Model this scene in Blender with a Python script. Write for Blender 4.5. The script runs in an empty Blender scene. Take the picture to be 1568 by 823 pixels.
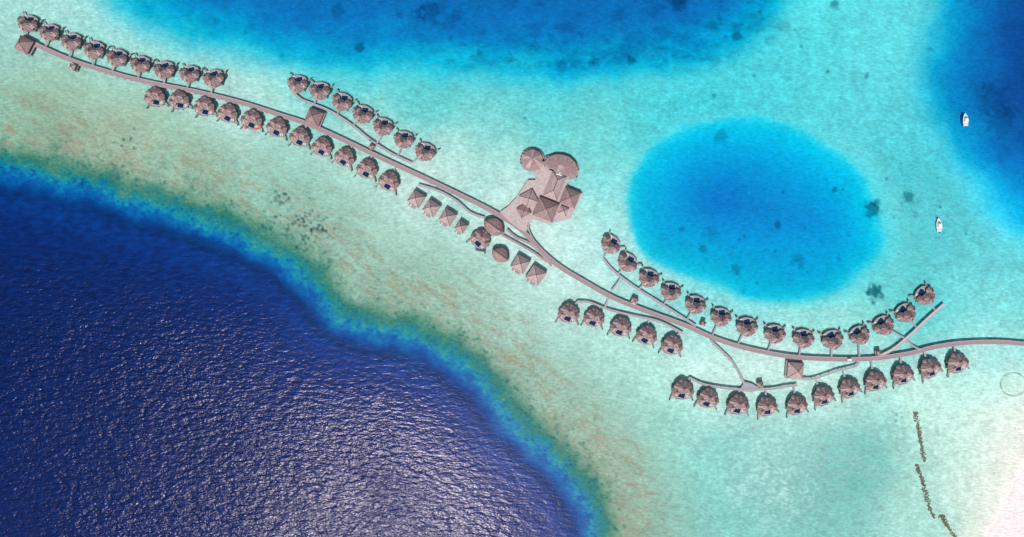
import bpy, math, random
import numpy as np
from mathutils import Vector
random.seed(7)
S=0.4; H=500.0; CX,CY=784.0,411.5
K=np.array([1.09,1.165,1.165])
scene=bpy.context.scene
scene.view_settings.view_transform='Standard'
scene.view_settings.look='None'
scene.view_settings.exposure=0

def W(px,py,z=0.0):
    f=S*(1-z/H)
    return ((px-CX)*f,(CY-py)*f)
def lin(c):
    c=np.asarray(c,dtype=float)/255.0
    return np.where(c<=0.04045,c/12.92,((c+0.055)/1.055)**2.4)

# ------------------------------------------------ noise
rng=np.random.RandomState(3)
TAB=rng.rand(256,256)
def vnoise(x,y,seed=0):
    x=x+seed*37.17; y=y+seed*91.73
    xi=np.floor(x).astype(int); yi=np.floor(y).astype(int)
    fx=x-xi; fy=y-yi
    fx=fx*fx*fx*(fx*(fx*6-15)+10); fy=fy*fy*fy*(fy*(fy*6-15)+10)
    a=TAB[xi%256,yi%256]; b=TAB[(xi+1)%256,yi%256]
    c=TAB[xi%256,(yi+1)%256]; d=TAB[(xi+1)%256,(yi+1)%256]
    return (a*(1-fx)+b*fx)*(1-fy)+(c*(1-fx)+d*fx)*fy
def fbm(x,y,scale,octs=4,seed=0,gain=0.55):
    t=0;a=1;n=0
    x=x/scale;y=y/scale
    for i in range(octs):
        t=t+a*vnoise(x*0.8+y*0.6,-x*0.6+y*0.8,seed+i*5);n+=a;a*=gain
        x=x*2.03;y=y*2.03
    return t/n*2-1

def catmull(pts,n=6,closed=False):
    P=[np.array(p,dtype=float) for p in pts]; out=[]
    m=len(P)
    rngi=range(m) if closed else range(m-1)
    for i in rngi:
        if closed: p0,p1,p2,p3=P[(i-1)%m],P[i],P[(i+1)%m],P[(i+2)%m]
        else: p0,p1,p2,p3=P[max(i-1,0)],P[i],P[i+1],P[min(i+2,m-1)]
        for k in range(n):
            t=k/n
            out.append(0.5*((2*p1)+(-p0+p2)*t+(2*p0-5*p1+4*p2-p3)*t*t+(-p0+3*p1-3*p2+p3)*t**3))
    if not closed: out.append(P[-1])
    return np.array(out)

def sdist(x,y,poly):
    """distance to closed polygon, negative inside"""
    d2=np.full(x.shape,1e18); ins=np.zeros(x.shape,bool)
    n=len(poly)
    for i in range(n):
        ax,ay=poly[i]; bx,by=poly[(i+1)%n]
        ex,ey=bx-ax,by-ay; L=ex*ex+ey*ey
        if L<1e-9: continue
        t=np.clip(((x-ax)*ex+(y-ay)*ey)/L,0,1)
        dx=x-ax-t*ex; dy=y-ay-t*ey
        d2=np.minimum(d2,dx*dx+dy*dy)
        if ay!=by:
            c=((ay>y)!=(by>y))&(x<(bx-ax)*(y-ay)/(by-ay)+ax)
            ins^=c
    d=np.sqrt(d2)
    return np.where(ins,-d,d)

OCEAN=list(map(tuple,catmull([(-400,215),(-60,250),(0,262),(60,272),(130,290),(190,310),(250,325),(310,343),(370,368),(420,395),(460,425),(488,452),(505,482),(530,497),(570,507),(620,518),(660,535),(700,560),(735,592),(762,624),(785,655),(815,682),(845,707),(870,737),(890,772),(903,802),(907,830),(920,900),(1010,1200)],5)))
OCEAN=[(-12000,200),(-3000,205)]+OCEAN+[(1500,3000),(2500,12000),(-12000,12000)]
TOP=list(map(tuple,catmull([(150,-60),(195,0),(250,28),(330,52),(420,72),(500,84),(600,90),(700,93),(800,100),(880,102),(950,96),(1010,93),(1070,82),(1120,60),(1160,35),(1182,5),(1200,-60)],4)))
TOP=TOP+[(1400,-900),(2500,-9000),(-3000,-9000),(-300,-700)]
HOLE=list(map(tuple,catmull([(1150,180),(1080,186),(1020,208),(985,243),(967,290),(969,340),(985,382),(1020,408),(1070,426),(1110,441),(1160,455),(1220,461),(1280,455),(1328,436),(1362,402),(1372,360),(1366,310),(1340,262),(1290,224),(1230,195),(1190,183)],3,True)))
RIGHT=list(map(tuple,catmull([(1480,-200),(1455,-60),(1447,0),(1434,60),(1426,120),(1440,170),(1465,220),(1495,268),(1530,308),(1568,343),(1700,430)],4)))
RIGHT=RIGHT+[(2600,700),(12000,900),(12000,-9000),(2600,-9000)]

SAM=[ # shallow colours (photo sRGB), position
(20,10,160,215,208),(90,20,165,220,212),(150,30,150,218,214),(10,90,150,200,190),(60,120,158,205,186),(20,170,146,195,174),
(100,185,155,186,162),(170,215,158,180,156),(60,215,128,175,154),(160,150,160,210,192),(230,200,160,202,182),(280,230,150,200,180),
(320,270,145,188,166),(400,250,160,213,200),(420,300,145,200,182),(480,290,155,207,192),(470,350,130,180,162),(540,330,162,213,199),
(550,390,150,195,176),(600,360,168,213,201),(620,430,140,184,164),(680,400,162,211,197),(700,470,148,194,176),(760,450,168,215,203),
(200,60,160,218,210),(280,80,150,218,212),(350,95,135,213,209),(400,120,155,219,213),(400,150,178,224,214),(350,140,188,224,214),
(480,110,105,208,208),(560,130,95,205,206),(620,160,100,205,204),(700,160,98,203,202),(760,190,110,205,202),(800,150,92,206,208),
(880,150,90,205,208),(950,150,85,206,210),(900,220,120,212,208),(760,250,155,218,210),(700,260,176,224,216),(560,220,180,224,214),
(640,290,194,228,219),(780,300,195,230,222),(920,290,125,215,212),(860,370,194,232,224),(820,370,196,232,224),(930,340,152,222,218),
(1000,170,80,208,214),(1080,130,72,206,214),(1180,100,80,210,218),(1250,60,88,214,218),(1250,140,85,212,218),(1330,100,100,216,220),
(1300,180,95,210,216),(1380,60,95,214,220),(1390,180,85,206,214),(1400,260,80,202,210),(1420,330,95,204,208),(1480,340,85,200,210),(1540,400,100,208,214),
(1400,400,100,206,208),(1480,440,120,214,214),(1550,480,130,218,216),(1000,440,155,222,216),(960,420,155,222,218),(900,400,184,230,224),(920,440,202,234,226),
(1080,450,122,216,216),(1150,480,135,220,218),(1300,480,122,214,208),(1380,450,100,205,204),(1100,550,194,234,225),(1000,560,178,228,218),
(1150,570,198,236,227),(1300,530,178,230,222),(1240,570,198,236,227),(1500,550,170,230,222),(1450,620,192,236,224),(1540,620,202,238,226),(1500,700,202,236,224),
(1560,680,228,236,226),(1530,760,218,232,219),(1450,760,180,226,214),(1400,700,178,226,214),(1400,800,162,216,206),(1320,640,168,222,212),
(1340,700,125,196,188),(1280,700,140,200,192),(1280,790,130,198,190),(1200,650,162,218,208),(1180,720,150,206,198),(1100,700,138,208,200),(1100,780,130,205,198),
(1020,660,154,215,202),(1000,740,150,196,180),(1050,810,140,196,182),(950,620,158,212,200),(900,560,166,219,207),(850,500,174,220,210),
(820,560,148,194,176),(860,640,148,182,162),(920,710,154,180,160),(960,800,148,178,156),(880,610,150,198,180),(800,470,172,218,206),(740,520,148,186,166),(900,500,178,227,217)]
SA=np.array(SAM,dtype=float)

def ramp(d,stops):
    xs=[s[0] for s in stops]; cs=lin([s[1] for s in stops])
    return np.stack([np.interp(d,xs,cs[:,i]) for i in range(3)],-1)
def sst(a,b,x):
    t=np.clip((x-a)/(b-a),0,1); return t*t*(3-2*t)

DARK=[(1341,449,13,.95),(1352,455,7,.85),(1339,319,12,.85),(1345,312,7,.65),(1393,302,10,.7),(1283,290,4,.7),(1131,57,7,.7),(1196,345,8,.6),(1130,412,9,.5),(1227,398,11,.45),
(1047,352,4,.5),(1105,206,11,.4),(1092,358,13,.35),(1080,381,6,.45),(549,72,7,.7),(966,90,8,.8),(1281,5,8,.7),(1040,0,15,.7),(657,14,17,.5),(690,55,5,.4),
(890,50,6,.4),(845,52,5,.35),(1095,146,4,.6),(804,181,2.5,.6),(640,16,10,.5),(1328,115,4,.6),(516,12,12,.4),(430,84,4,.5),(735,80,6,.35),(1020,92,5,.35),(1095,38,9,.3),
(780,88,8,.35),(860,100,9,.35),(910,94,8,.4),(690,92,6,.35),(1510,140,14,.25),(1540,185,22,.35),(1530,155,25,.3),(425,300,5,.5),(437,308,3,.5),(608,18,6,.35),(1383,640,3,.4),
(1218,45,3,.4),(1160,25,10,.3),(1100,30,12,.3),(330,30,5,.3),(375,48,4,.35),(470,40,5,.3),(1290,150,3,.35),(1367,205,3,.4),(1290,395,4,.35),(1405,330,5,.3),(1425,75,4,.35),
(700,20,9,.3),(820,70,10,.25),(930,60,7,.25),(1180,60,8,.25),(1200,40,10,.25),(1130,40,8,.3),(740,45,5,.3)]
def field(px,py):
    """apparent colour (linear), depth m, ocean distance"""
    wx=px+fbm(px,py,34,4,1)*9; wy=py+fbm(px,py,34,4,2)*9
    num=np.zeros(px.shape+(3,)); den=np.zeros(px.shape)
    L=lin(SA[:,2:5])
    bx=px+fbm(px,py,70,4,11)*30; by=py+fbm(px,py,70,4,12)*30
    for i in range(len(SA)):
        r2=(bx-SA[i,0])**2+(by-SA[i,1])**2
        w=np.exp(-r2/(2*42.0**2))+1e-3/(1+(r2/3000.0))**1.5
        num+=w[...,None]*L[i]; den+=w
    C=num/den[...,None]
    n1=fbm(px,py,26,5,20,0.65)
    n2=fbm(px,py,9,3,30,0.8)
    n3=fbm(px,py,120,4,33)
    n6=fbm(px,py*1.4,5.0,2,80,0.8)
    # streaks running along the reef (down-right)
    ns=fbm((px*.83+py*.55)/3.2,(-px*.55+py*.83),9,4,120,.7)
    do=sdist(wx,wy,OCEAN)
    dt=sdist(wx,wy,TOP); dh=sdist(px+fbm(px,py,60,3,5)*5,py+fbm(px,py,60,3,6)*5,HOLE); dr=sdist(wx,wy,RIGHT)
    band=sst(24,52,do)*(1-sst(75,150,do+n3*50))
    brown=lin((158,158,136)); br=np.clip(.22+n3*.5+n1*.4+ns*.8+n2*.5+n6*.6,0,0.72)*band
    C=C*(1-br[...,None])+brown*br[...,None]
    dk=np.clip((n6*1.1+n2*1.0+ns*.7-0.2)*1.5,0,0.45)*sst(10,40,do)*(1-sst(80,190,do))
    C=C*(1-dk[...,None]*np.array([.50,.48,.52]))
    far=sst(60,140,do)
    C=C*(1+0.09*n1+(.26-.10*far)*n2+(.30-.14*far)*n6)[...,None]
    gr=np.exp(-(((px-1290)/95)**2+((py-715)/65)**2)**2)*np.clip(0.5+n1*1.0+n2*.7+n6*.4,0,1)
    C=C*(1-gr[...,None]*np.array([.34,.16,.14]))
    lp=np.exp(-(((px-1190)/75)**2+((py-740)/55)**2)**2)*np.clip(n1*1.2+n2*1.3+n6*1.0,0,.6)
    C=C*(1-lp[...,None])+lin((185,228,218))*lp[...,None]
    rb=np.exp(-(((px-1400)/110)**2+((py-330)/90)**2)**2)*np.clip(n1*1.1+n2*1.0+n6*.7-.1,0,.45)
    C=C*(1-rb[...,None]*np.array([.8,.35,.3]))
    # top lagoon
    n4=fbm(px,py*1.6,60,4,40)
    rt=ramp(dt+n4*24+n2*5,[(-110,(8,112,182)),(-62,(8,122,190)),(-38,(4,142,202)),(-16,(0,168,211)),(4,(12,188,215)),(22,(48,200,216)),(60,(90,207,212))])
    rt=rt*(1+.10*n2+.12*n1)[...,None]
    m=1-sst(5,65,dt)
    C=C*(1-m[...,None])+rt*m[...,None]
    weed=sst(620,700,px)*(1-sst(1150,1230,px))*(1-sst(95,120,py))*np.clip(fbm(px,py*2.0,40,4,91,.65)*2.2+n2*.6-.3,0,.45)
    C=C*(1-weed[...,None]*np.array([.6,.55,.42]))
    # right channel
    rr=ramp(dr+n4*16,[(-150,(12,72,148)),(-110,(12,86,160)),(-70,(8,116,184)),(-38,(6,142,200)),(-12,(10,170,211)),(12,(44,192,216)),(50,(88,206,216))])
    rr=rr*(1+0.25*sst(170,330,py)+.12*n1+.07*n2)[...,None]
    m=1-sst(0,55,dr)
    C=C*(1-m[...,None])+rr*m[...,None]
    # blue hole
    east=sst(1180,1370,px)
    dhe=dh+east*22
    rh=ramp(dhe+n4*8,[(-150,(8,138,204)),(-110,(6,148,209)),(-78,(2,160,214)),(-42,(0,175,218)),(-14,(0,192,222)),(-3,(28,204,224)),(8,(84,214,221)),(40,(114,217,218))])
    rh=rh*(1+.06*n2+.06*n6+.08*n1)[...,None]
    mw=8+east*40
    m=1-sst(0,1,(dhe+4)/(mw+12))
    C=C*(1-m[...,None])+rh*m[...,None]
    sh=np.exp(-(((px-1108)/62)**2+((py-300)/52)**2))*.42*np.clip(1+n1*.6,0,1.5)
    C=C*(1-sh[...,None]*np.array([.0,.62,.24]))
    # ocean
    spur=fbm(px+py*0.5,py-px*.2,12,3,50)
    rough=sst(-30,5,do)
    dq=do+n1*9+spur*8+(n2*13+n6*9)*rough
    ro=ramp(dq,[(-260,(0,33,90)),(-150,(0,37,98)),(-80,(0,44,112)),(-40,(0,58,134)),(-20,(0,80,158)),(-6,(4,112,174)),(4,(16,142,174)),(13,(36,146,152)),(26,(58,142,128)),(44,(98,156,134)),(66,(146,176,152))])
    ro=ro*(1+(.38*n2+.46*n6+.15*n1)*sst(-12,12,do))[...,None]
    m=1-sst(16,66,do+n2*18+n1*14+n6*12)
    C=C*(1-m[...,None])+ro*m[...,None]
    edge=np.exp(-((do-24)/17)**2)*np.clip(n2*1.8+n6*2.0+.28,0,.85)
    C=C*(1-edge[...,None]*np.array([.70,.46,.55]))
    # coral heads
    n5=fbm(px,py,8,3,60,.7)
    for (x,y,r,a) in DARK:
        q=np.sqrt((px-x)**2+(py-y)**2)/r+n5*0.8
        mm=(1-sst(0.5,1.25,q))*a
        C=C*(1-mm[...,None]*np.array([1,.75,.68]))
    rs=np.random.RandomState(9)
    for cx,cy,sp,nn in [(475,345,20,46),(455,338,10,18),(485,358,10,16),(428,302,8,14),(190,215,12,8),(1372,640,6,3),(1390,310,50,12),(1200,360,60,10),(1150,60,60,8)]:
        for k in range(nn):
            x=cx+rs.randn()*sp; y=cy+rs.randn()*sp*.7; r=rs.uniform(1.2,2.8)
            q=np.hypot(px-x,py-y)/r
            C=C*(1-((1-sst(.5,1.4,q))*.6)[...,None]*np.array([1,.85,.75]))
    led=np.exp(-((py-(92+8*np.sin(px/60)))/9)**2)*sst(700,780,px)*(1-sst(1040,1100,px))*np.clip(n2*1.5+n5*1.2+.15,0,.5)
    C=C*(1-led[...,None]*np.array([.9,.55,.4]))
    # beach
    db=(px-1560)*0.80+(py-725)*0.40
    db=db+n1*4
    m=sst(-60,-4,db)
    C=C*(1-m[...,None]*.65)+lin((230,238,228))*m[...,None]*.65
    m=sst(-8,0,db)
    C=C*(1-m[...,None])+lin((249,243,240))*m[...,None]
    depth=1.3+ 6*sst(10,-60,do)+4*sst(20,-70,dt)+4*sst(5,-70,dh)+4*sst(20,-80,dr)
    depth=depth*(1-sst(-60,10,db))-0.5*sst(-15,60,db)
    return np.clip(C,0.0003,0.97)/K,depth,do,np.minimum(np.minimum(dt,dh),dr),db

def axis(lo,hi,step,far):
    inner=list(np.arange(lo,hi+.1,step))
    o=[];s=step*3;x=hi
    while x<far: x+=s; s*=1.35; o.append(x)
    l=[];s=step*3;x=lo
    while x>-far: x-=s; s*=1.35; l.append(x)
    return np.array(l[::-1]+inner+o)
def grid_obj(name,step,kind):
    xs=axis(-40,1610,step,11000); ys=axis(-40,865,step,11000)
    PX,PY=np.meshgrid(xs,ys)
    nx,ny=len(xs),len(ys)
    C,dep,do,dl,db=field(PX.ravel(),PY.ravel())
    px=PX.ravel();py=PY.ravel()
    z=-dep if kind=='bed' else np.zeros_like(px)
    co=np.stack([(px-CX)*S,(CY-py)*S,z],-1).astype(np.float32)
    idx=np.arange(nx*ny).reshape(ny,nx)
    q=np.stack([idx[:-1,:-1],idx[1:,:-1],idx[1:,1:],idx[:-1,1:]],-1).reshape(-1,4)
    me=bpy.data.meshes.new(name)
    me.vertices.add(len(co)); me.vertices.foreach_set('co',co.ravel())
    me.loops.add(q.size); me.loops.foreach_set('vertex_index',q.ravel().astype(np.int32))
    me.polygons.add(len(q)); me.polygons.foreach_set('loop_start',np.arange(0,q.size,4,dtype=np.int32))
    me.polygons.foreach_set('loop_total',np.full(len(q),4,dtype=np.int32))
    me.polygons.foreach_set('use_smooth',np.ones(len(q),bool))
    me.update(calc_edges=True)
    a=me.color_attributes.new('Col','FLOAT_COLOR','POINT')
    a.data.foreach_set('color',np.concatenate([C,np.ones((len(C),1))],1).astype(np.float32).ravel())
    def fa(n,v):
        b=me.attributes.new(n,'FLOAT','POINT'); b.data.foreach_set('value',v.astype(np.float32))
    fa('ocean',sst(-14,-50,do)); fa('swell',.20*sst(-5,-40,do)+.80*sst(-30,-230,do))
    o=bpy.data.objects.new(name,me); scene.collection.objects.link(o)
    return o

# ------------------------------------------------ material helpers
def newmat(name):
    m=bpy.data.materials.new(name); m.use_nodes=True
    nt=m.node_tree
    for n in list(nt.nodes): nt.nodes.remove(n)
    return m,nt,nt.nodes,nt.links
def simple(name,col,rough=.8,nscale=1.5,namt=.25,spec=.2):
    m,nt,N,Lk=newmat(name)
    out=N.new('ShaderNodeOutputMaterial'); b=N.new('ShaderNodeBsdfPrincipled')
    b.inputs['Roughness'].default_value=rough; b.inputs['Specular IOR Level'].default_value=spec
    tc=N.new('ShaderNodeNewGeometry'); no=N.new('ShaderNodeTexNoise')
    no.inputs['Scale'].default_value=nscale; no.inputs['Detail'].default_value=3; no.inputs['Roughness'].default_value=.65
    Lk.new(tc.outputs['Position'],no.inputs['Vector'])
    mr=N.new('ShaderNodeMapRange'); mr.inputs['From Min'].default_value=.3; mr.inputs['From Max'].default_value=.7
    mr.inputs['To Min'].default_value=1-namt; mr.inputs['To Max'].default_value=1+namt
    Lk.new(no.outputs['Fac'],mr.inputs['Value'])
    mx=N.new('ShaderNodeVectorMath'); mx.operation='SCALE'; mx.inputs[0].default_value=col[:3]
    Lk.new(mr.outputs['Result'],mx.inputs['Scale'])
    Lk.new(mx.outputs['Vector'],b.inputs['Base Color'])
    Lk.new(b.outputs['BSDF'],out.inputs['Surface'])
    return m

M_roof=simple('thatch_roof',(.36,.245,.235),.95,1.0,.34,.05)
M_roof2=simple('thatch_roof_weathered',(.52,.385,.37),.95,1.0,.28,.05)
M_ridge=simple('roof_ridge_cap',(.15,.09,.095),.9,2,.2,.1)
M_wood=simple('timber_deck',(.36,.30,.29),.8,2.0,.25,.15)
M_walk=simple('boardwalk_timber',(.36,.262,.275),.8,1.2,.2,.15)
M_walk2=simple('grey_jetty_timber',(.38,.36,.41),.8,1.2,.18,.15)
M_rail=simple('pale_rail',(.56,.48,.48),.7,2,.15,.2)
M_dark=simple('dark_timber',(.09,.07,.07),.8,2,.2,.2)
M_wall=simple('wood_wall',(.28,.2,.17),.7,2,.15,.2)
M_pool=simple('pool_water',(.004,.03,.09),.08,1,.15,.5)
M_glass=simple('window_glass',(.03,.05,.06),.1,1,.1,.6)
M_white=simple('white_paint',(.8,.8,.8),.4,3,.04,.5)
M_cush=simple('white_cushion',(.7,.7,.68),.8,3,.05,.2)
M_orange=simple('orange_canvas',(.75,.14,.04),.7,3,.1,.2)
M_plaza=simple('plaza_decking',(.52,.43,.42),.8,.8,.18,.15)
M_rock=simple('groyne_rock',(.22,.19,.135),.9,2,.35,.1)
M_net=simple('net_rope',(.30,.50,.43),.9,2,.1,.1)
M_blue=simple('boat_blue_trim',(.05,.15,.35),.4,2,.05,.5)
ROOFM=[M_roof,M_ridge,M_wood,M_wall,M_pool,M_glass,M_white,M_cush,M_dark,M_rail,M_plaza,M_roof2]
(R_,RI,WD,WL,PL,GL,WH,CU,DK,RL,PZ,R2)=range(12)

class MB:
    def __init__(s): s.v=[];s.f=[];s.m=[]
    def poly(s,pts,m=0):
        i=len(s.v); s.v+= [tuple(p) for p in pts]; s.f.append(list(range(i,i+len(pts)))); s.m.append(m)
    def prism(s,pts,z0,z1,m=0,mside=None):
        n=len(pts); i=len(s.v); ms=m if mside is None else mside
        s.v+=[(p[0],p[1],z0) for p in pts]+[(p[0],p[1],z1) for p in pts]
        s.f.append([i+n+k for k in range(n)]); s.m.append(m)
        s.f.append([i+k for k in range(n)][::-1]); s.m.append(ms)
        for k in range(n):
            s.f.append([i+k,i+(k+1)%n,i+n+(k+1)%n,i+n+k]); s.m.append(ms)
    def box(s,cx,cy,z0,z1,wx,wy,rot=0,m=0):
        c,sn=math.cos(rot),math.sin(rot)
        P=[(-wx/2,-wy/2),(wx/2,-wy/2),(wx/2,wy/2),(-wx/2,wy/2)]
        s.prism([(cx+x*c-y*sn,cy+x*sn+y*c) for x,y in P],z0,z1,m)
    def cyl(s,cx,cy,z0,z1,r,n=8,m=0):
        s.prism([(cx+r*math.cos(2*math.pi*k/n),cy+r*math.sin(2*math.pi*k/n)) for k in range(n)],z0,z1,m)
    def roof(s,outline,ridge,z0,z1,m=0,cap=True,bend=.5,zb=.58,th=.3,alt=None):
        n=len(outline); i=len(s.v)
        def near(p):
            if len(ridge)==1: return ridge[0]
            a,b=ridge; ex,ey=b[0]-a[0],b[1]-a[1]; L=ex*ex+ey*ey
            t=max(0,min(1,((p[0]-a[0])*ex+(p[1]-a[1])*ey)/L)); t=round(t*2)/2
            return (a[0]+t*ex,a[1]+t*ey)
        rp=[near(p) for p in outline]
        s.v+=[(p[0],p[1],z0-th) for p in outline]
        s.v+=[(p[0],p[1],z0) for p in outline]
        s.v+=[(q[0]+(p[0]-q[0])*bend,q[1]+(p[1]-q[1])*bend,z0+(z1-z0)*zb) for p,q in zip(outline,rp)]
        s.v+=[(q[0],q[1],z1) for q in rp]
        for k in range(n):
            j=(k+1)%n; mm=m if (alt is None or k%3) else alt
            for r in range(2):
                s.f.append([i+r*n+k,i+r*n+j,i+(r+1)*n+j,i+(r+1)*n+k]); s.m.append(mm)
            if rp[k]==rp[j]: s.f.append([i+2*n+k,i+2*n+j,i+3*n+k])
            else: s.f.append([i+2*n+k,i+2*n+j,i+3*n+j,i+3*n+k])
            s.m.append(mm)
        s.f.append([i+k for k in range(n)][::-1]); s.m.append(m)
        if cap:
            if len(ridge)==1: s.cyl(ridge[0][0],ridge[0][1],z1-.25,z1+.2,.35,8,RI)
            else:
                a,b=ridge; cx,cy=(a[0]+b[0])/2,(a[1]+b[1])/2
                s.box(cx,cy,z1-.25,z1+.2,math.hypot(b[0]-a[0],b[1]-a[1])+.6,.45,math.atan2(b[1]-a[1],b[0]-a[0]),RI)
    def hips(s,outline,apex,z0,z1,w=.28,m=RI):
        for p in outline:
            dx,dy=apex[0]-p[0],apex[1]-p[1]; L=math.hypot(dx,dy); nx,ny=-dy/L*w,dx/L*w
            s.poly([(p[0]-nx,p[1]-ny,z0+.08),(p[0]+nx,p[1]+ny,z0+.08),(apex[0]+nx,apex[1]+ny,z1+.08),(apex[0]-nx,apex[1]-ny,z1+.08)],m)
    def hexroof(s,cx,cy,rx,ry,n,ph,z0,z1,m,alt=None,w=.13):
        o=ell(cx,cy,rx,ry,n,0,ph); ap=(cx,cy)
        s.roof(o,[ap],z0,z1,m,True,.52,.56,.3,alt)
        for p in o:
            mid=(ap[0]+(p[0]-ap[0])*.52,ap[1]+(p[1]-ap[1])*.52); zm=z0+(z1-z0)*.56
            s.hips([mid],ap,zm,z1,w); s.hips([p],mid,z0,zm,w)
def mkobj(name,mb,mats,parent=None,loc=(0,0,0),rot=0,me=None):
    if me is None:
        me=bpy.data.meshes.new(name); me.from_pydata(mb.v,[],mb.f); me.polygons.foreach_set('material_index',mb.m)
        for m in mats: me.materials.append(m)
        me.update()
    o=bpy.data.objects.new(name,me); scene.collection.objects.link(o)
    if parent: o.parent=parent
    o.location=loc; o.rotation_euler=(0,0,rot)
    return o
def empty(name,loc,rot=0,sc=1):
    e=bpy.data.objects.new(name,None); scene.collection.objects.link(e)
    e.location=loc; e.rotation_euler=(0,0,rot); e.scale=(sc,sc,sc); e.empty_display_size=2
    return e
def ell(cx,cy,rx,ry,n,rot=0,ph=0):
    c,s=math.cos(rot),math.sin(rot); o=[]
    for k in range(n):
        a=2*math.pi*(k+ph)/n; x=rx*math.cos(a); y=ry*math.sin(a)
        o.append((cx+x*c-y*s,cy+x*s+y*c))
    return o

# ------------------------------------------------ sea bed & water
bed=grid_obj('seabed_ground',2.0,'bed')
m,nt,N,Lk=newmat('seabed')
out=N.new('ShaderNodeOutputMaterial'); b=N.new('ShaderNodeBsdfDiffuse')
at=N.new('ShaderNodeAttribute'); at.attribute_name='Col'
geo=N.new('ShaderNodeNewGeometry')
def noise(scale,det,src,rough=.6,dist=0,N=N,Lk=Lk):
    n=N.new('ShaderNodeTexNoise'); n.inputs['Scale'].default_value=scale; n.inputs['Detail'].default_value=det
    n.inputs['Roughness'].default_value=rough; n.inputs['Distortion'].default_value=dist
    Lk.new(src,n.inputs['Vector']); return n
def mr(src,a,b_,c,d,N=N,Lk=Lk):
    r=N.new('ShaderNodeMapRange'); r.inputs['From Min'].default_value=a; r.inputs['From Max'].default_value=b_
    r.inputs['To Min'].default_value=c; r.inputs['To Max'].default_value=d; Lk.new(src,r.inputs['Value']); return r.outputs['Result']
def mth(op,a,b_,N=N,Lk=Lk):
    x=N.new('ShaderNodeMath'); x.operation=op
    for i,v in enumerate((a,b_)):
        if isinstance(v,(int,float)): x.inputs[i].default_value=v
        else: Lk.new(v,x.inputs[i])
    return x.outputs[0]
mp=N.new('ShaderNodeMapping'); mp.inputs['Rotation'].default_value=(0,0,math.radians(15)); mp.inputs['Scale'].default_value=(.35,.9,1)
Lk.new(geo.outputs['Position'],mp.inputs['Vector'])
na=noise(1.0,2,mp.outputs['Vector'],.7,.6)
f=mr(na.outputs['Fac'],.3,.7,.81,1.19)  # caustic-like light and dark ripples, painted into the seabed colour
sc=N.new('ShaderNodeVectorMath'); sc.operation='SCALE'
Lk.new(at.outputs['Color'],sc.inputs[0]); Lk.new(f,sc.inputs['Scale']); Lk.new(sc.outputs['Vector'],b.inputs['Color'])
Lk.new(b.outputs['BSDF'],out.inputs['Surface'])
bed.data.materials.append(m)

sea=grid_obj('sea_water',5.0,'water')
m,nt,N,Lk=newmat('sea_surface')
out=N.new('ShaderNodeOutputMaterial'); geo=N.new('ShaderNodeNewGeometry')
def A(n):
    a=N.new('ShaderNodeAttribute'); a.attribute_name=n; return a
oc=A('ocean').outputs['Fac']; col=A('Col').outputs['Color']; sw=A('swell').outputs['Fac']
def mapped(rot,scl):
    mp=N.new('ShaderNodeMapping'); mp.vector_type='POINT'; mp.inputs['Rotation'].default_value=(0,0,rot); mp.inputs['Scale'].default_value=scl
    Lk.new(geo.outputs['Position'],mp.inputs['Vector']); return mp.outputs['Vector']
kw=dict(N=N,Lk=Lk)
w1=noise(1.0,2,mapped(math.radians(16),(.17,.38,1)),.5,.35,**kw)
w2=noise(1.0,2,mapped(math.radians(-6),(.5,1.0,1)),.55,.4,**kw)
w3=noise(.016,3,geo.outputs['Position'],.6,0,**kw)
hgt=mth('ADD',mth('MULTIPLY',w1.outputs['Fac'],.74,**kw),mth('MULTIPLY',w2.outputs['Fac'],.25,**kw),**kw)
amp=mth('ADD',mth('MULTIPLY',sw,mr(w3.outputs['Fac'],.35,.65,.62,1.12,**kw),**kw),0.06,**kw)
hgt=mth('MULTIPLY',hgt,amp,**kw)
bp=N.new('ShaderNodeBump'); bp.inputs['Distance'].default_value=1.0; bp.inputs['Strength'].default_value=1
Lk.new(hgt,bp.inputs['Height'])
gl=N.new('ShaderNodeBsdfGlossy'); gl.inputs['Color'].default_value=(.80,.70,.76,1)
gl.inputs['Roughness'].default_value=.23; Lk.new(bp.outputs['Normal'],gl.inputs['Normal'])
df=N.new('ShaderNodeBsdfDiffuse'); Lk.new(bp.outputs['Normal'],df.inputs['Normal'])
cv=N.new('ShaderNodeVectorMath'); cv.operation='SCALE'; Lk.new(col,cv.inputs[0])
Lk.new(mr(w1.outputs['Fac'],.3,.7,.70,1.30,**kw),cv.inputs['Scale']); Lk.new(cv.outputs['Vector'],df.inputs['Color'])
tr=N.new('ShaderNodeBsdfTransparent')
m1=N.new('ShaderNodeMixShader'); Lk.new(mth('MULTIPLY',oc,.97,**kw),m1.inputs[0]); Lk.new(tr.outputs[0],m1.inputs[1]); Lk.new(df.outputs[0],m1.inputs[2])
fr=N.new('ShaderNodeFresnel'); fr.inputs['IOR'].default_value=1.33; Lk.new(bp.outputs['Normal'],fr.inputs['Normal'])
m2=N.new('ShaderNodeMixShader'); Lk.new(fr.outputs[0],m2.inputs[0]); Lk.new(m1.outputs[0],m2.inputs[1]); Lk.new(gl.outputs[0],m2.inputs[2])
Lk.new(m2.outputs[0],out.inputs['Surface'])
sea.data.materials.append(m)

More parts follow.
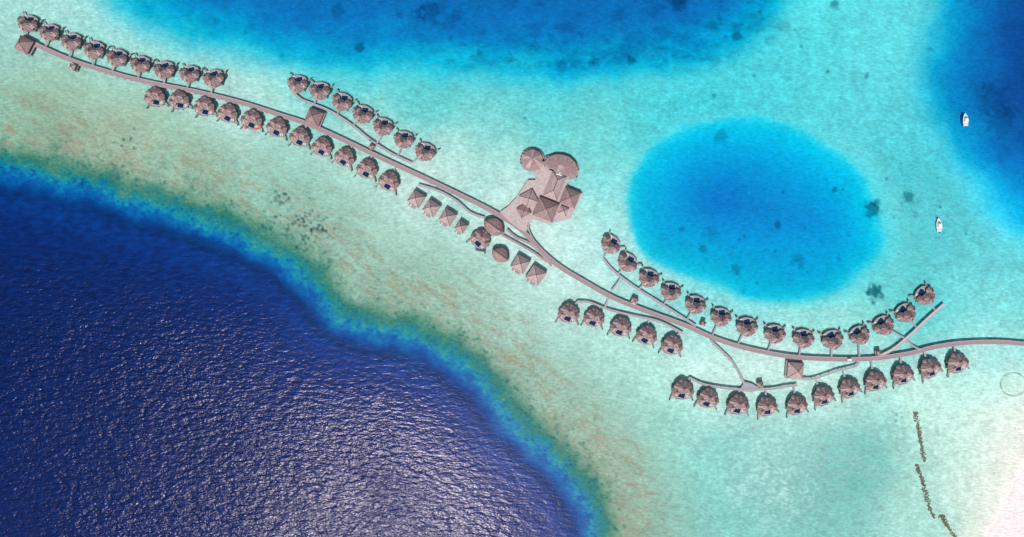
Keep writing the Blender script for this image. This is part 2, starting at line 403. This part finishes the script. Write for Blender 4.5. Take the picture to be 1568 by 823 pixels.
# ------------------------------------------------ boardwalks
WALKZ=1.6
walkpts=[]
def ribbon(name,pts,w,z=WALKZ,mat=M_walk,rail=M_rail,n=5,posts=True,rails=True,record=True):
    c=catmull(pts,n)
    P=[W(x,y,z) for x,y in c]
    mb=MB(); k=len(P); Ls=[];Rs=[]
    for i in range(k):
        a=P[max(i-1,0)]; b_=P[min(i+1,k-1)]; dx,dy=b_[0]-a[0],b_[1]-a[1]; L=math.hypot(dx,dy) or 1
        Ls.append((P[i][0]-dy/L*w/2,P[i][1]+dx/L*w/2)); Rs.append((P[i][0]+dy/L*w/2,P[i][1]-dx/L*w/2))
        if record: walkpts.append((P[i][0],P[i][1]))
    def lerp(a,b_,t): return (a[0]+(b_[0]-a[0])*t,a[1]+(b_[1]-a[1])*t)
    e=.22/w
    for i in range(k-1):
        mb.prism([Rs[i],Rs[i+1],Ls[i+1],Ls[i]],z-.3,z,0)
        if rails:
            for (s0,s1) in ((0,e),(1-e,1)):
                mb.prism([lerp(Rs[i],Ls[i],s0),lerp(Rs[i+1],Ls[i+1],s0),lerp(Rs[i+1],Ls[i+1],s1),lerp(Rs[i],Ls[i],s1)],z+.004,z+.22,1)
    acc=0
    if posts:
        for i in range(k-1):
            acc+=math.hypot(P[i+1][0]-P[i][0],P[i+1][1]-P[i][1])
            if acc>4:
                acc=0
                for q in (lerp(Rs[i],Ls[i],.04),lerp(Rs[i],Ls[i],.96)): mb.cyl(q[0],q[1],-1.6,z+.1,.16,6,2)
    return mkobj(name,mb,[mat,rail,M_dark])
MAIN=[(36,58),(60,71),(105,91),(150,106),(200,120),(250,131),(310,143),(370,158),(430,177),(470,190),(520,212),(570,236),(615,257),(660,278),(710,302),(750,322),(785,343),(808,362),(832,388),(860,411),(900,435),(940,457),(990,477),(1050,499),(1090,517),(1140,533),(1200,545),(1260,550),(1330,550),(1390,542),(1430,532),(1470,526),(1520,524),(1568,527),(1700,540)]
ribbon('boardwalk',MAIN,2.7)
J=lambda pts,w=1.3,z=WALKZ-.06,mat=M_walk2,**k: ribbon('jetty',pts,w,z,mat,**k)
J([(446,138),(460,152),(480,160),(508,172),(540,193),(566,214),(600,236),(630,250)],1.3,n=4)
J([(566,214),(574,222),(584,209)],1.0)
J([(640,283),(672,293),(700,309),(720,326),(742,334)],1.2)
J([(776,352),(790,364),(812,374),(830,390),(845,408)],1.3,mat=M_walk)
J([(768,360),(790,372),(815,386),(838,402)],1.1,z=WALKZ-.12,mat=M_walk)
J([(924,397),(934,410),(950,424),(978,444),(1010,464),(1040,483),(1066,500)],1.3)
J([(936,446),(944,436),(951,425)],1.0,z=WALKZ-.12)
J([(884,462),(905,464),(930,474),(970,484),(1010,493),(1046,511)],1.2)
J([(926,472),(932,456)],1.0,z=WALKZ-.12)
J([(1088,522),(1105,538),(1122,556),(1142,592)],1.2)
J([(1056,579),(1075,588),(1105,594),(1140,597),(1180,596),(1204,592),(1221,590)],1.3,z=WALKZ-.14)
J([(1222,578),(1240,581),(1262,575),(1285,567),(1310,561),(1316,552)],1.2)
J([(1334,551),(1366,536),(1392,515),(1408,500),(1424,485),(1446,466)],1.7,mat=M_rail)
J([(1385,518),(1398,530),(1410,536)],.9,z=WALKZ-.12)
J([(812,338),(809,347),(812,358),(820,372),(834,392)],.8,z=WALKZ-.18,mat=M_rail,rail=M_wall)

# ------------------------------------------------ villa template
def villa_meshes(v):
    q=.9 if v==0 else 1.0
    parts={}
    mb=MB()
    mb.hexroof(0,-1.6,5.2,3.9*q,10,.5,4.0,8.8,R_,R2)
    for sx in (-1,1):
        mb.hexroof(sx*3.9,.7,2.7,2.9*q,7,.2 if sx>0 else .3,3.9,7.2,R2 if sx>0 else R_,R_ if sx>0 else R2,.1)
    mb.hexroof(.1,-4.9*q,2.0,1.5,6,.5,3.6,5.8,R2,None,.09)
    parts['roof']=mb
    mb=MB()
    mb.prism(ell(0,-1.6,4.2,3.0*q,12,0,.5),1.5,3.9,WL)
    for sx in (-1,1): mb.prism(ell(sx*3.8,.7,1.8,1.9,8),1.5,3.8,WL)
    for x in (-1.3,0,1.3): mb.box(x,1.5,1.6,3.6,1.2,.1,0,GL)
    parts['walls']=mb
    mb=MB()
    dk=[(-4.6,-2.9),(-1.8,-5.0*q),(1.8,-5.0*q),(4.6,-2.9),(5.9,.6),(5.2,3.6),(3.4,5.4),(-.6,5.9),(-3.6,5.0),(-5.6,2.6),(-6.0,0)]
    mb.prism(dk,1.15,1.45,WD,DK)
    mb.box(-5.2,4.7,.8,1.1,.9,2.6,.6,WD); mb.box(5.8,4.1,.8,1.1,.9,2.6,-.5,WD)
    mb.box(-6.3,6.1,.2,.45,.7,1.2,.6,DK); mb.box(6.7,5.7,.2,.45,.7,1.2,-.5,DK)
    for x,y in [(-4.6,-2.6),(4.6,-2.6),(-5.6,.3),(5.5,.8),(-3.4,4.7),(3.2,5.0),(0,-4.2),(0,5.5),(-2.5,0),(2.5,0),(0,3)]:
        mb.cyl(x,y,-1.6,1.15,.22,7,DK)
    for i in range(len(dk)):
        a=dk[i]; b_=dk[(i+1)%len(dk)]
        if i in (1,): continue
        L=math.hypot(b_[0]-a[0],b_[1]-a[1]); r=math.atan2(b_[1]-a[1],b_[0]-a[0])
        mb.box((a[0]+b_[0])/2*.985,(a[1]+b_[1])/2*.985,2.2,2.3,L*.96,.12,r,RL)
        mb.cyl(a[0]*.985,a[1]*.985,1.45,2.35,.09,5,DK)
    parts['deck']=mb
    mb=MB()
    pr=.35 if v==0 else -.3
    mb.box(.2,3.3,1.453,1.62,4.3,3.4,pr,RL); mb.box(.2,3.3,1.625,1.66,3.8,2.9,pr,PL)
    parts['plunge_pool']=mb
    mb=MB()
    for x in (-2.8,-3.75):
        mb.box(x,4.0,1.6,1.8,.7,1.6,.25,CU); mb.box(x-.2,4.65,1.8,2.2,.7,.15,.25,CU)
        mb.box(x,4.0,1.453,1.6,.5,1.3,.25,DK)
    parts['sun_loungers']=mb
    return parts
VM=[]
for v in (0,1):
    pm=villa_meshes(v); dct={}
    for nme,mb in pm.items():
        me=bpy.data.meshes.new('villa_'+nme); me.from_pydata(mb.v,[],mb.f); me.polygons.foreach_set('material_index',mb.m)
        for mm in ROOFM: me.materials.append(mm)
        me.update(); dct[nme]=me
    VM.append(dct)

ROWS=[
 ([(39,35),(72,49),(106,63),(141,76),(176,88),(212,98),(249,107),(288,113),(325,120)],1,0,1.0),
 ([(235,147),(272,152),(311,162),(347,172),(384,182),(423,194),(458,209),(492,224),(527,240),(561,258),(595,277)],-1,1,1.0),
 ([(454,128),(488,139),(522,156),(554,175),(585,194),(617,214),(650,233)],1,0,1.0),
 ([(935,375),(961,403),(994,427),(1028,448),(1066,468),(1105,487),(1145,502),(1188,513),(1232,520),(1277,522),(1319,515),(1356,500),(1390,481),(1420,454)],1,0,1.0),
 ([(871,480),(910,487),(951,501),(991,514),(1030,529)],-1,1,1.02),
 ([(1046,598),(1085,611),(1131,621),(1175,624),(1221,622),(1262,608),(1302,596),(1342,585),(1384,575),(1426,565),(1468,557)],-1,1,1.05)]
WP=np.array(walkpts)
for pts,side,var,sc_ in ROWS:
    for i,(x,y) in enumerate(pts):
        a=pts[max(i-1,0)]; b_=pts[min(i+1,len(pts)-1)]
        t=math.atan2(-(b_[1]-a[1]),b_[0]-a[0])
        rot=t if side>0 else t+math.pi
        rot+=random.uniform(-.16,.16)+(.22 if side<0 else .12)
        wx,wy=W(x,y,5)
        s_=sc_*random.uniform(.97,1.03)
        e=empty('overwater_villa',(wx,wy,0),rot,s_)
        for nme,me in VM[var].items():
            mkobj(nme,None,None,e,me=me)
        d=np.hypot(WP[:,0]-wx,WP[:,1]-wy); k=int(np.argmin(d))
        dx,dy=WP[k,0]-wx,WP[k,1]-wy; L=math.hypot(dx,dy)
        if L<40:
            mb=MB(); c,sn=math.cos(-rot),math.sin(-rot)
            lx,ly=(dx*c-dy*sn)/s_,(dx*sn+dy*c)/s_; LL=math.hypot(lx,ly); r=math.atan2(ly,lx)
            st=4.2
            mb.box(lx*(st+LL)/2/LL,ly*(st+LL)/2/LL,1.12,1.36,LL-st,1.0,r,0)
            mkobj('access_bridge',mb,[M_walk2],e)
        if (x,y)==(384,182):
            mb=MB()
            for q in ((-3.2,5.6,.5),(3.0,5.6,-.3),(-5.2,3.8,.8)): mb.box(q[0],q[1],2.9,3.0,2.0,1.1,q[2],0)
            mkobj('orange_sunshade',mb,[M_orange],e)

# ------------------------------------------------ pavilions (pyramid roofs)
def pavilion(name,px,py,size,rotdeg,h=4.0,sx=1.0,deck=1.12,m=R_,zb=0):
    wx,wy=W(px,py,5); w=size*S; rot=math.radians(rotdeg)
    e=empty(name,(wx,wy,0),rot)
    hw,hh=w/2,w/2*sx
    o=[(-hw,-hh),(0,-hh),(hw,-hh),(hw,0),(hw,hh),(0,hh),(-hw,hh),(-hw,0)]
    mb=MB()
    ridge=[(0,0)]
    mb.roof(o,ridge,4.0+zb,4.0+zb+h,m,bend=.55,zb=.5)
    for p in (o[0],o[2],o[4],o[6]):
        q=ridge[0]
        mid=(q[0]+(p[0]-q[0])*.55,q[1]+(p[1]-q[1])*.55)
        mb.hips([mid],q,4+zb+h*.5,4+zb+h,.14); mb.hips([p],mid,4+zb,4+zb+h*.5,.14)
    mkobj('roof',mb,ROOFM,e)
    mb=MB(); mb.box(0,0,1.15,1.5,w*deck,w*sx*deck,0,WD)
    for x in (-.42,.42):
        for y in (-.42,.42):
            mb.cyl(x*w,y*w*sx,-1.6,4.0,.18,6,DK)
    if deck<1.09:   # spa rooms: sea-side sun deck with lounger
        mb.box(0,-w*.5-1.0,1.15,1.48,w*.62,1.9,0,WD,); mb.box(-w*.12,-w*.5-1.2,1.483,1.8,.7,1.3,0,CU)
    mkobj('deck',mb,ROOFM,e)
    mb=MB(); mb.box(0,0,1.5,3.95,w*.7,w*sx*.7,0,WL); mb.box(0,-w*sx*.35-.04,1.6,3.6,w*.3,.08,0,GL)
    mkobj('walls',mb,ROOFM,e)
    return e
pavilion('arrival_pavilion',35,68,22,-28,5); pavilion('walkway_pavilion',480,179,23,-22,5)
pavilion('walkway_pavilion',1219,568,24,-5,5,m=R2)
for (x,y,s_,r) in [(637,304,20,-33),(660,318,20,-35),(685,332,20,-32),(706,347,15,-33),(797,404,22,-31),(821,421,23,-34)]:
    pavilion('spa_pavilion',x,y,s_,r,deck=1.06,h=5.0,m=R2)
for (x,y,s_,r) in [(109,102,9,-20),(342,166,8,-20),(568,224,7,-30),(972,462,10,-25),(1166,590,8,10),(1348,541,7,10),(1078,496,7,-20)]:
    pavilion('small_hut',x,y,s_,r,h=1.8,deck=1.12,m=R2)

def leaf(px,py,L,Wd,rotdeg,name='leaf_roof_pavilion'):
    wx,wy=W(px,py,5); e=empty(name,(wx,wy,0),math.radians(rotdeg)); L*=S;Wd*=S
    o=[]
    n=8
    for k in range(n): t=k/n; o.append((-L/2+L*t,-Wd/2*math.sin(math.pi*t)**.75))
    for k in range(n): t=k/n; o.append((L/2-L*t,Wd/2*math.sin(math.pi*t)**.75))
    mb=MB(); mb.roof(o,[(-L*.36,0),(L*.36,0)],4,7.8,R_); mkobj('roof',mb,ROOFM,e)
    mb=MB(); mb.prism([(x*.8,y*.8) for x,y in o],1.5,3.9,WL); mkobj('walls',mb,ROOFM,e)
    mb=MB(); mb.prism([(x*1.05,y*1.1) for x,y in o],1.1,1.5,WD)
    for t in (-.35,0,.35): mb.cyl(L*t,0,-1.6,1.1,.25,7,DK)
    mkobj('deck',mb,ROOFM,e)
leaf(756,347,36,25,-35); leaf(766,390,30,22,-35)
wx,wy=W(736,366,5); e=empty('spa_villa',(wx,wy,0),math.radians(-30)+math.pi,1.0)
for nme,me in VM[1].items(): mkobj(nme,None,None,e,me=me)

# ------------------------------------------------ main restaurant complex
E=empty('restaurant_complex',(0,0,0))
def Wl(pts,z): return [W(x,y,z) for x,y in pts]
def ccw(p):
    a=sum(p[i][0]*p[(i+1)%len(p)][1]-p[(i+1)%len(p)][0]*p[i][1] for i in range(len(p)))
    return p if a>0 else p[::-1]
mb=MB()
deckp=[(765,325),(778,316),(790,303),(800,288),(808,276),(820,276),(818,262),(834,258),(845,262),(872,270),(868,284),(892,297),(874,335),(838,343),(818,336),(808,341),(806,356),(794,350),(780,340)]
mb.prism(ccw(Wl(deckp,1.7)),1.35,1.68,PZ,DK)
for (x,y) in deckp+[(830,300),(850,310),(840,280),(860,325),(815,320)]:
    q=W(x*.97+831*.03,y*.97+305*.03,1); mb.cyl(q[0],q[1],-1.6,1.35,.3,7,DK)
mkobj('deck',mb,ROOFM,E)
def rectroof(px,py,w,l,rotdeg,z0=4.5,h=4.5,m=R_,name='hip_roof'):
    wx,wy=W(px,py,z0); w*=S;l*=S; rot=math.radians(rotdeg)
    hw,hl=w/2,l/2
    o=[(-hw,-hl),(0,-hl),(hw,-hl),(hw,0),(hw,hl),(0,hl),(-hw,hl),(-hw,0)]
    if abs(w-l)<1.7: rg=[(0,0)]
    elif w>l: rg=[(-(hw-hl),0),(hw-hl,0)]
    else: rg=[(0,-(hl-hw)),(0,hl-hw)]
    mb=MB(); mb.roof(o,rg,z0,z0+h,m,bend=.55,zb=.5)
    for p in (o[0],o[2],o[4],o[6]):
        q=min(rg,key=lambda r:math.hypot(r[0]-p[0],r[1]-p[1]))
        mid=(q[0]+(p[0]-q[0])*.55,q[1]+(p[1]-q[1])*.55)
        mb.hips([mid],q,z0+h*.5,z0+h,.16); mb.hips([p],mid,z0,z0+h*.5,.16)
    mb.box(0,0,1.69,z0-.1,w*.8,l*.8,0,WL)
    mkobj(name,mb,ROOFM,E,(wx,wy,0),rot)
rectroof(850,285,23,40,-22,5.2,5.0,R2)
rectroof(873,303,25,26,-22,4.2,4.8)
rectroof(836,321,33,30,-22,4.6,6.2)
rectroof(810,305,23,23,28,4.1,4.6,R2)
rectroof(802,323,17,17,28,3.9,3.0)
rectroof(863,323,13,13,-22,3.6,2.4,R2)
wx,wy=W(815,244,4)
mb=MB(); mb.roof(ell(0,0,6.4,6.0,14),[(0,0)],4.2,8.6,R_,alt=R2)
mb.prism(ell(0,0,7.6,7.2,24),1.25,1.6,WD,DK); mb.prism(ell(0,0,4.6,4.4,16),1.6,4.1,WL)
for k in range(9):
    a=math.radians(60+k*17); mb.box(7.0*math.cos(a),6.7*math.sin(a),1.605,2.05,.9,.7,a,DK)
for k in range(8):
    a=k*math.pi/4; mb.cyl(7*math.cos(a),6.6*math.sin(a),-1.6,1.25,.25,7,DK)
mkobj('round_bar_pavilion',mb,ROOFM,E,(wx,wy,0))
wx,wy=W(834,255,4)
mb=MB(); mb.roof(ell(0,0,3.2,3.2,12),[(0,0)],4,6.2,R2); mb.prism(ell(0,0,3.5,3.5,14),1.2,1.62,WD); mb.prism(ell(0,0,2.2,2.2,12),1.62,3.9,WL)
mkobj('round_hut',mb,ROOFM,E,(wx,wy,0))
# shell roof
ap=W(851,266,5); arc=[(834,247),(840,240),(850,236.5),(862,237),(873,241),(881,249),(884,258),(882,268),(872,271)]
mb=MB()
o=[W(x,y,5) for x,y in arc]
n=len(o)
for k in range(n-1):
    a,b_=o[k],o[k+1]
    ma=(a[0]*.45+ap[0]*.55,a[1]*.45+ap[1]*.55); mb2=(b_[0]*.45+ap[0]*.55,b_[1]*.45+ap[1]*.55)
    mb.poly([(b_[0],b_[1],4.6),(a[0],a[1],4.6),(ma[0],ma[1],7.0),(mb2[0],mb2[1],7.0)],R_)
    mb.poly([(mb2[0],mb2[1],7.0),(ma[0],ma[1],7.0),(ap[0],ap[1],8.2)],R2 if k in (3,4) else R_)
mb.poly([(o[0][0],o[0][1],4.6),(ap[0],ap[1],8.2),(o[-1][0],o[-1][1],4.6)],R_)
cen=(sum(p[0] for p in o)/n,sum(p[1] for p in o)/n)
mb.prism(ccw([(cen[0]+(p[0]-cen[0])*.8,cen[1]+(p[1]-cen[1])*.8) for p in o]),1.6,4.3,WL)
mb.prism(ccw([(cen[0]+(p[0]-cen[0])*1.17,cen[1]+(p[1]-cen[1])*1.17) for p in o]),1.2,1.6,WD,DK)
for k in range(n-1):
    p=o[k]; q=(cen[0]+(p[0]-cen[0])*1.1,cen[1]+(p[1]-cen[1])*1.1)
    mb.box(q[0],q[1],1.605,2.1,.8,.7,math.atan2(q[1]-cen[1],q[0]-cen[0]),DK)
    mb.cyl(q[0],q[1],-1.6,1.2,.25,6,DK)
q=W(856,268,8); mb.box(q[0],q[1],8.25,8.7,3.6,.7,-.3,WH); mb.box(q[0]+.5,q[1]+.9,8.25,8.6,.7,1.0,-.3,WH)
mkobj('shell_roof_hall',mb,ROOFM,E)

mb=MB(); mb.prism(ccw(Wl([(1140,585),(1152,588),(1166,597),(1150,601),(1132,599)],1.4)),1.1,1.42,0); 
for x,y in [(1142,588),(1160,597),(1137,598)]:
    q=W(x,y,1); mb.cyl(q[0],q[1],-1.6,1.1,.25,6,0)
mkobj('landing_platform',mb,[M_walk2])
mb=MB(); mb.prism(ccw(Wl([(728,376),(744,378),(742,386),(728,384)],1.0)),.8,1.1,0)
for k in range(4):
    q=W(730+k*4,381,1); mb.box(q[0],q[1],1.1,1.3,.5,2,0,1)
for x,y in ((731,378),(741,384)):
    q=W(x,y,1); mb.cyl(q[0],q[1],-1.6,.8,.2,6,0)
mkobj('swim_platform',mb,[M_dark,M_blue])

# ------------------------------------------------ boats
def boat(px,py,L,B,rot):
    wx,wy=W(px,py,0); e=empty('motor_boat',(wx,wy,0),rot)
    prof=[(-.5,.40),(-.35,.47),(-.1,.5),(.12,.46),(.3,.34),(.42,.18),(.5,.0)]
    mb=MB()
    def ring(sc,z): 
        r=[(B*h*sc,L*t*(.98+.02*sc),z) for t,h in prof]; l=[(-x,y,z_) for x,y,z_ in r[:-1]][::-1]; return r+l
    rs=[ring(.35,-.45),ring(.85,.1),ring(1.0,.85),ring(.86,.86),ring(.82,.45)]
    n=len(rs[0]); i0=len(mb.v)
    for r in rs: mb.v+=r
    for a in range(len(rs)-1):
        for k in range(n):
            j=(k+1)%n; mb.f.append([i0+a*n+k,i0+a*n+j,i0+(a+1)*n+j,i0+(a+1)*n+k]); mb.m.append(0)
    mb.f.append([i0+4*n+k for k in range(n)]); mb.m.append(1)
    mb.f.append([i0+k for k in range(n)][::-1]); mb.m.append(0)
    mkobj('hull',mb,[M_white,M_cush],e)
    mb=MB()
    mb.prism([(-B*.3,-L*.12),(B*.3,-L*.12),(B*.28,L*.12),(B*.12,L*.24),(-B*.12,L*.24),(-B*.28,L*.12)],.5,1.5,0)
    mb.prism([(-B*.33,-L*.2),(B*.33,-L*.2),(B*.3,L*.08),(-B*.3,L*.08)],2.2,2.3,0)
    for x in (-.28,.28):
        for y in (-.18,.05): mb.cyl(B*x,L*y,1.0,2.2,.05,5,0)
    mb.prism([(-B*.24,L*.13),(B*.24,L*.13),(B*.1,L*.22),(-B*.1,L*.22)],1.505,1.55,1)
    mkobj('cabin',mb,[M_white,M_glass],e)
    mb=MB(); mb.box(0,-L*.36,.46,.8,B*.6,.6,0,0); mb.box(0,-L*.54,.2,1.1,.5,.5,0,1); 
    mkobj('seats_and_engine',mb,[M_cush,M_dark],e)
boat(1477.5,184,8.0,3.2,math.radians(2)); boat(1437,345,8.6,3.3,math.radians(4))

# ------------------------------------------------ golf buggy on the boardwalk
wx,wy=W(1300,551,2); e=empty('golf_buggy',(wx,wy,WALKZ+.01),0)
mb=MB(); mb.box(0,0,.3,.75,2.6,1.2,0,0); mb.box(.9,0,.75,1.0,.7,1.1,0,0); mb.box(-.2,0,.75,1.0,.6,1.1,0,1); mb.box(0,0,1.85,1.95,2.3,1.3,0,0)
for x in (-1,.9):
    for y in (-.55,.55): mb.cyl(x,y,.9,1.85,.04,5,1)
for x in (-.8,.85):
    for y in (-.6,.6):
        i=len(mb.v); r=.28
        mb.v+=[(x+r*math.cos(k*math.pi/5),y-.08,.28+r*math.sin(k*math.pi/5)) for k in range(10)]+[(x+r*math.cos(k*math.pi/5),y+.08,.28+r*math.sin(k*math.pi/5)) for k in range(10)]
        mb.f.append(list(range(i,i+10))); mb.m.append(1); mb.f.append(list(range(i+10,i+20))[::-1]); mb.m.append(1)
        for k in range(10): mb.f.append([i+k,i+10+k,i+10+(k+1)%10,i+(k+1)%10]); mb.m.append(1)
mkobj('body',mb,[M_white,M_dark],e)

# ------------------------------------------------ groyne, net ring
def groyne(pts,wd):
    mb=MB(); c=catmull(pts,8)
    for i in range(len(c)-1):
        for k in range(13):
            t=random.random(); x=c[i][0]*(1-t)+c[i+1][0]*t+random.gauss(0,wd); y=c[i][1]*(1-t)+c[i+1][1]*t
            if random.random()<.25: continue
            q=W(x,y,0); r=random.uniform(.22,.5); n=6
            o=[(q[0]+r*random.uniform(.7,1.1)*math.cos(2*math.pi*j/n),q[1]+r*random.uniform(.7,1.1)*math.sin(2*math.pi*j/n)) for j in range(n)]
            mb.roof(o,[(q[0],q[1])],-.9,random.uniform(-.75,-.5),0,cap=False,bend=.6,zb=.8,th=.5)
    mkobj('rock_groyne',mb,[M_rock])
groyne([(1403,632),(1408,658),(1412,682),(1417,708)],1.6)
groyne([(1405,712),(1413,735),(1420,762),(1432,795)],1.7)
groyne([(1443,790),(1450,803),(1465,826)],2.0)
mb=MB(); q=W(1553,590,0)
for k in range(40):
    a=2*math.pi*k/40; mb.box(q[0]+8*math.cos(a),q[1]+7*math.sin(a),-.3,-.1,1.27,.25,a+math.pi/2,0)
mkobj('fish_pen_ring',mb,[M_net])

# ------------------------------------------------ camera, light, world
cam=bpy.data.cameras.new('camera'); co=bpy.data.objects.new('camera',cam); scene.collection.objects.link(co)
co.location=(0,0,H); co.rotation_euler=(0,0,0); cam.sensor_width=36; cam.lens=36*H/(1568*S); cam.clip_end=20000; cam.clip_start=1
scene.camera=co
zen=math.radians(25); dirx,diry=-.30,-.95
L=math.hypot(dirx,diry); dirx/=L;diry/=L
sd=Vector((dirx*math.sin(zen),diry*math.sin(zen),math.cos(zen)))
sl=bpy.data.lights.new('sun','SUN'); sl.energy=3.5; sl.angle=math.radians(.5); sl.color=(1,.965,.93)
so=bpy.data.objects.new('sun',sl); scene.collection.objects.link(so); so.rotation_euler=sd.to_track_quat('Z','Y').to_euler()
so.location=(0,0,300)
w=bpy.data.worlds.new('World'); scene.world=w; w.use_nodes=True
bg=w.node_tree.nodes['Background']; sk=w.node_tree.nodes.new('ShaderNodeTexSky'); sk.sky_type='NISHITA'; sk.sun_disc=False
sk.sun_elevation=math.pi/2-zen; sk.sun_rotation=math.atan2(dirx,diry)
w.node_tree.links.new(sk.outputs[0],bg.inputs[0]); bg.inputs[1].default_value=.07
